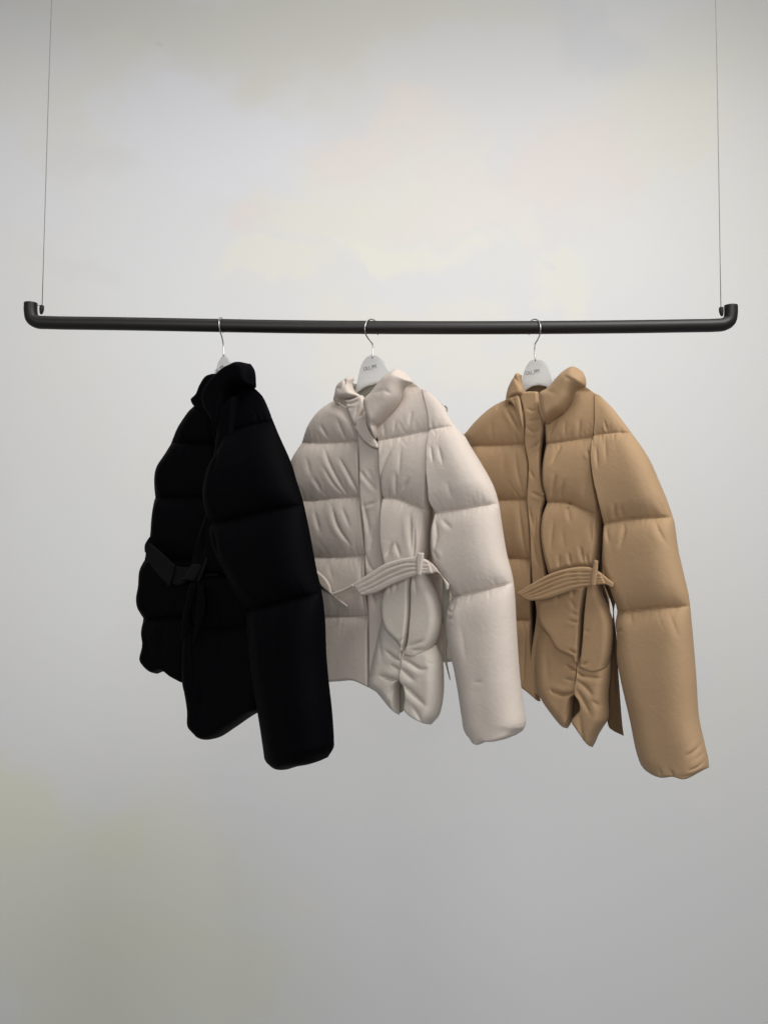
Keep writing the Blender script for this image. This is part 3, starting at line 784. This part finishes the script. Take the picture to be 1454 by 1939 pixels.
    one('collar', CAMEL_IN, root, [(972, 715), (975, 735), (990, 790)], [(1078, 705), (1070, 735), (1040, 800)], [(1020, 728)], [(1010, 800)], dep=dep, dy=-.075, th=.014, tb=.02, r=(12, 12, 8, 8),
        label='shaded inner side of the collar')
    c = Part()
    panel(c, [(972, 716), (962, 737), (958, 758), (960, 776)], [(988.5, 710), (988, 722), (994, 742), (993, 752)], [(980, 708)], [(970, 757), (980, 752)], dep=dep, dy=.022, th=.022, tb=.012, r=(14, 8, 7, 6), step=2.2,
          creases=[([(977, 716), (984, 726), (990, 740)], .004, 3.5), ([(966, 757), (972, 764)], .003, 3)])
    panel(c, [(1072, 698), (1054, 718), (1039, 736), (1023, 747), (1024, 770), (1027, 785), (1034, 803)], [(1103, 704), (1108.5, 717), (1108, 733), (1093, 739), (1080, 762), (1066, 782), (1050, 793), (1038, 803)], [(1088, 695)], (),
          dep=dep, dy=.044, th=.036, tb=.016, r=((20, 18, 16, 14, 14), (28, 22, 18, 15, 12), 26, 10), step=2.2, pw=2.1, creases=[([(1040, 745), (1060, 752)], .0015, 7), ([(1075, 720), (1090, 726)], .002, 7)])
    c.build('collar', CAMEL, root)
    for x, y, d in ((1015, 772, .034), (1027, 936, .036)):
        snap(root, dep, x, y, d, CAMEL)
    snap(root, dep, 1078, 952, .052, CAMEL_IN, .0028)


# ---- black jacket
def black():
    dep = lambda x, y: -(np.asarray(x, float) - 425) * 0.00095 + 0 * np.asarray(y, float)
    root = jacket_root('black puffer jacket hanging nearest the left end of the rail, turned almost side-on', 420, 1310, 0.0)
    hanger('white plastic hanger carrying the black jacket, seen almost edge-on',
           [(424.5, 674, -.004), (423, 652, 0), (421, 640, -.006), (417.5, 628, -.014), (415.2, 616, -.0175), (415.2, 606, -.0145), (416.5, 602.5, -.008), (418.5, 601, 0),
            (421, 603, .009), (423, 610, .015), (424, 620, .0165), (423, 630, .015)],
           [(420, 676), (414, 686), (410.5, 698), (408, 712), (405, 745)], [(427, 674), (434, 680), (441, 688), (448, 700), (452, 735)],
           [(423.5, 671)], [(428, 730)], dep, (419, 700.5), 0.45, 0.009)
    one('back_panel', BLACK, root, [(375, 775), (330, 860), (312, 950), (305, 1060), (300, 1170), (310, 1250)],
        [(488, 745), (530, 850), (540, 980), (535, 1080), (520, 1180), (496, 1320)], [(430, 770)], [(360, 1275), (420, 1320)], dep=dep, dy=-.088, th=.018, tb=.08, r=(30, 30, 25, 10), step=5,
        seams=[([(280, 945), (560, 955)], .01, 14), ([(280, 1055), (560, 1060)], .01, 14), ([(280, 1168), (560, 1180)], .01, 14)])
    one('sleeve', BLACK, root, [(345, 800), (318, 880), (310, 1000), (296, 1110), (294, 1235)], [(395, 800), (390, 900), (370, 1000), (350, 1150), (345, 1235)],
        dep=dep, dy=-.13, th=.04, tb=.05, r=(34, 34, 30, 20), step=6, seams=[([(280, 950), (400, 950)], .012, 14), ([(270, 1100), (400, 1100)], .012, 14)])
    one('front_panel', BLACK, root,
        [(372, 766), (356, 788), (338, 814), (318, 857), (300, 889), (295, 938), (294.5, 947), (292, 984), (289, 1018), (281, 1040), (276, 1056), (268, 1081), (267.5, 1110), (263.5, 1133), (265, 1153), (272, 1170), (273, 1197),
         (277.5, 1220), (272.5, 1248), (283, 1264), (298, 1276)],
        [(415, 780), (415, 835), (416, 880), (412, 941), (405, 1000), (395, 1060), (380, 1110), (372, 1200), (364, 1296)],
        [(395, 775)], [(318, 1270), (335, 1281), (352, 1290)], dep=dep, dy=0, th=.034, tb=.07, r=((24, 18, 16, 14, 14), 10, 25, 9),
        seams=[([(310, 836), (350, 839), (420, 841)], .017, 14), ([(280, 942), (350, 942), (415, 940)], .018, 15), ([(260, 1060), (330, 1060), (400, 1058)], .017, 15), ([(255, 1172), (320, 1170), (390, 1168)], .018, 15)],
        creases=[([(285, 1190), (300, 1240)], .004, 7), ([(320, 1185), (325, 1230)], .003, 8)])
    one('placket', BLACK, root, [(392, 778), (402, 806), (410, 835), (412, 880), (408, 940), (402, 1000), (388, 1050)], [(402, 780), (412, 808), (422, 836), (424, 880), (420, 940), (412, 1000), (398, 1055)], dep=dep, dy=.018, th=.014, tb=.01,
        r=(6, 6, 6, 6))
    one('front_panel', BLACK, root, [(425, 790), (418, 850), (406, 920), (402, 965), (388, 1010), (379, 1040), (373, 1068)], [(470, 745), (462, 850), (455, 960), (450, 1040), (448, 1090)], [(445, 760)], [(405, 1085)],
        dep=dep, dy=.018, th=.04, tb=.01, r=(16, 12, 12, 16), creases=[([(399, 985), (392, 1020), (388, 1062)], .009, 6), ([(410, 1000), (402, 1060)], .006, 6)])
    one('hem_panel', BLACK, root, [(371, 1095), (362, 1150), (357, 1220), (357, 1292), (361, 1310), (366, 1341), (367, 1370), (377, 1388)],
        [(480, 1085), (490, 1150), (505, 1230), (512, 1290), (507, 1341)], [(420, 1085)], [(399, 1398.5), (416, 1396), (448, 1376), (482, 1353)], dep=dep, dy=.015, th=.042, tb=.02, r=(18, 14, 16, (16, 12, 8)),
        creases=[([(385, 1120), (380, 1200), (392, 1300)], .006, 8), ([(430, 1120), (440, 1240)], .004, 10), ([(405, 1290), (400, 1360)], .003, 8)],
        seams=[([(350, 1180), (430, 1188), (515, 1175)], .012, 14)])
    # belt, tied
    b = Part()
    fb = dict(dep=dep, th=.004, tb=.004, lump=.001, step=2.2)
    panel(b, [(284, 1027), (280, 1040), (277, 1052)], [(331, 1069), (327, 1088), (321, 1108)], [(300, 1040)], [(297, 1084)], dy=.048, r=(3, 3, 3, 3), **fb)
    panel(b, [(329, 1070), (325, 1104)], [(372, 1072), (352, 1104)], [(350, 1074)], [(338, 1108)], dy=.046, r=(3, 3, 3, 3), **fb)
    panel(b, [(366, 1067), (356, 1086), (341, 1102)], [(391, 1068), (385, 1083), (375, 1102)], [(378, 1065)], [(358, 1099)], dy=.062, th=.012, tb=.006, r=(7, 5, 5, 5), dep=dep, lump=.002, step=2)
    panel(b, [(372, 1095), (376, 1104)], [(415, 1085), (418, 1112)], [(392, 1086)], [(395, 1112)], dy=.05, r=(4, 4, 4, 4), **fb)
    panel(b, [(284.5, 1017), (276, 1032), (276, 1046)], [(290, 1014), (281, 1035), (281, 1048)], dy=.03, r=(2, 2, 2, 2), **fb)
    bo = b.build('belt', BLACK_BELT, root)
    one('belt_tail', BLACK, bo, [(360, 1108), (354, 1140), (347, 1168), (345, 1212)], [(372, 1108), (366, 1140), (359, 1168), (352, 1206)], dep=dep, dy=.082, th=.003, tb=.003, r=(3, 3, 3, 3), lump=.002)
    one('belt_tail', BLACK, bo, [(376, 1108), (374, 1150), (370, 1190), (364, 1228)], [(386, 1108), (390, 1150), (384, 1180), (368, 1222)], dep=dep, dy=.082, th=.003, tb=.003, r=(3, 3, 3, 3), lump=.002)
    one('belt_loop', BLACK_BELT, root, [(328, 1066), (325, 1086), (318, 1109)], [(332, 1067), (329, 1088), (322, 1110)], dep=dep, dy=.055, th=.003, tb=.003, r=(2, 2, 2, 2), lump=0, step=1.5)
    one('belt_loop', BLACK_BELT, root, [(391, 1056), (384, 1076), (374, 1100)], [(395, 1057), (388, 1078), (378, 1102)], dep=dep, dy=.076, th=.003, tb=.003, r=(2, 2, 2, 2), lump=0, step=1.5)
    one('sleeve', BLACK, root,
        [(452, 728), (437, 780), (427, 811), (428, 840), (424, 853), (411, 883), (401, 921), (399, 953), (402, 990), (425, 1060), (455, 1120), (474, 1160), (480, 1200), (485, 1250), (491, 1300), (500, 1352), (508, 1407), (513, 1438), (521, 1450)],
        [(480, 733), (497, 750), (507, 770), (517, 796), (529, 825), (552, 877), (562, 910), (572, 941), (580, 975), (587, 1009), (599, 1075), (610, 1124), (615.5, 1168), (618.5, 1240), (623, 1292), (628.5, 1340), (632.5, 1400), (632, 1415), (621, 1434)],
        [(466, 722)], [(535, 1454.5), (555, 1453.5), (572, 1448), (598, 1443.5)], dep=dep, dy=.025, th=lambda v, y: np.interp(v, [0, .12, .3, .6, 1], [.04, .05, .066, .068, .058]) * shoulder(y, 722), tb=.055,
        r=((22, 22, 30, 40, 45, 50, 50), (26, 50, 66, 66, 62, 58, 52), 14, (22, 18, 22)),
        seams=[([(420, 822), (445, 820), (490, 806), (525, 795)], .013, 13), ([(395, 992), (436, 989), (500, 976), (555, 963), (590, 955)], .02, 16), ([(460, 1160), (497, 1152), (540, 1142), (620, 1122)], .02, 16)],
        creases=[([(450, 740), (442, 790), (444, 815)], .005, 6), ([(440, 860), (432, 910)], .003, 8), ([(430, 1000), (445, 1050)], .005, 6), ([(500, 1165), (508, 1220)], .003, 8)])
    c = Part()
    panel(c, [(409, 707), (393, 713), (381.5, 730), (374, 747), (364.5, 757), (369, 769), (377, 776)], [(414, 712), (407, 728), (404, 745), (408, 765), (420, 790)], (), [(398, 792)], dep=dep, dy=.012, th=.016, tb=.012, r=(10, 6, 6, 8), step=2.4)
    panel(c, [(445, 690), (428, 704), (408, 725), (396, 750), (398, 775), (412, 800), (420, 830)], [(475, 689), (482.5, 701), (485, 721), (484, 735), (466, 731), (448, 745), (440, 775), (430, 820)], [(459, 687)], (),
          dep=dep, dy=.028, th=.036, tb=.016, r=((14, 12, 9, 10, 12), 14, 14, 8), step=2.5)
    c.build('collar', BLACK, root)


beige()
camel()
black()

# ------------------------------------------------------------------ light
w = bpy.data.worlds.new('World')
scene.world = w
w.use_nodes = True
bg = w.node_tree.nodes['Background']
bg.inputs['Color'].default_value = (0.96, 0.98, 1.0, 1)
bg.inputs['Strength'].default_value = 0.245


def area(name, loc, target, sx, sy, power, color, spread=math.pi):
    l = bpy.data.lights.new(name, 'AREA')
    l.shape = 'RECTANGLE'
    l.size, l.size_y = sx, sy
    l.energy = power
    l.color = color
    l.spread = spread
    o = bpy.data.objects.new(name, l)
    col.objects.link(o)
    o.location = loc
    o.rotation_euler = (Vector(target) - Vector(loc)).to_track_quat('-Z', 'Y').to_euler()
    return o


area('ceiling_lamp_key', (1.15, -1.5, 3.8), (0.1, 0.4, 1.8), 1.8, 1.2, 34, (1.0, 0.975, 0.94), math.radians(120))
area('ceiling_lamp_wall', (-0.4, -0.15, 4.0), (-0.4, WALL_Y, 1.5), 3.8, 0.4, 8.8, (1.0, 0.985, 0.955), math.radians(88))
area('front_fill', (-0.25, -3.3, 2.35), (0.0, 0.0, 1.7), 2.4, 1.6, 37, (1.0, 0.995, 0.98))  # added soft fill from the camera side, brightens the jacket fronts

# ------------------------------------------------------------------ render settings
scene.view_settings.view_transform = 'Standard'
scene.view_settings.look = 'None'
scene.view_settings.exposure = 0
scene.render.engine = 'CYCLES'
scene.cycles.max_bounces = 6
scene.cycles.use_denoising = True
scene.render.resolution_x, scene.render.resolution_y = 767, 1024
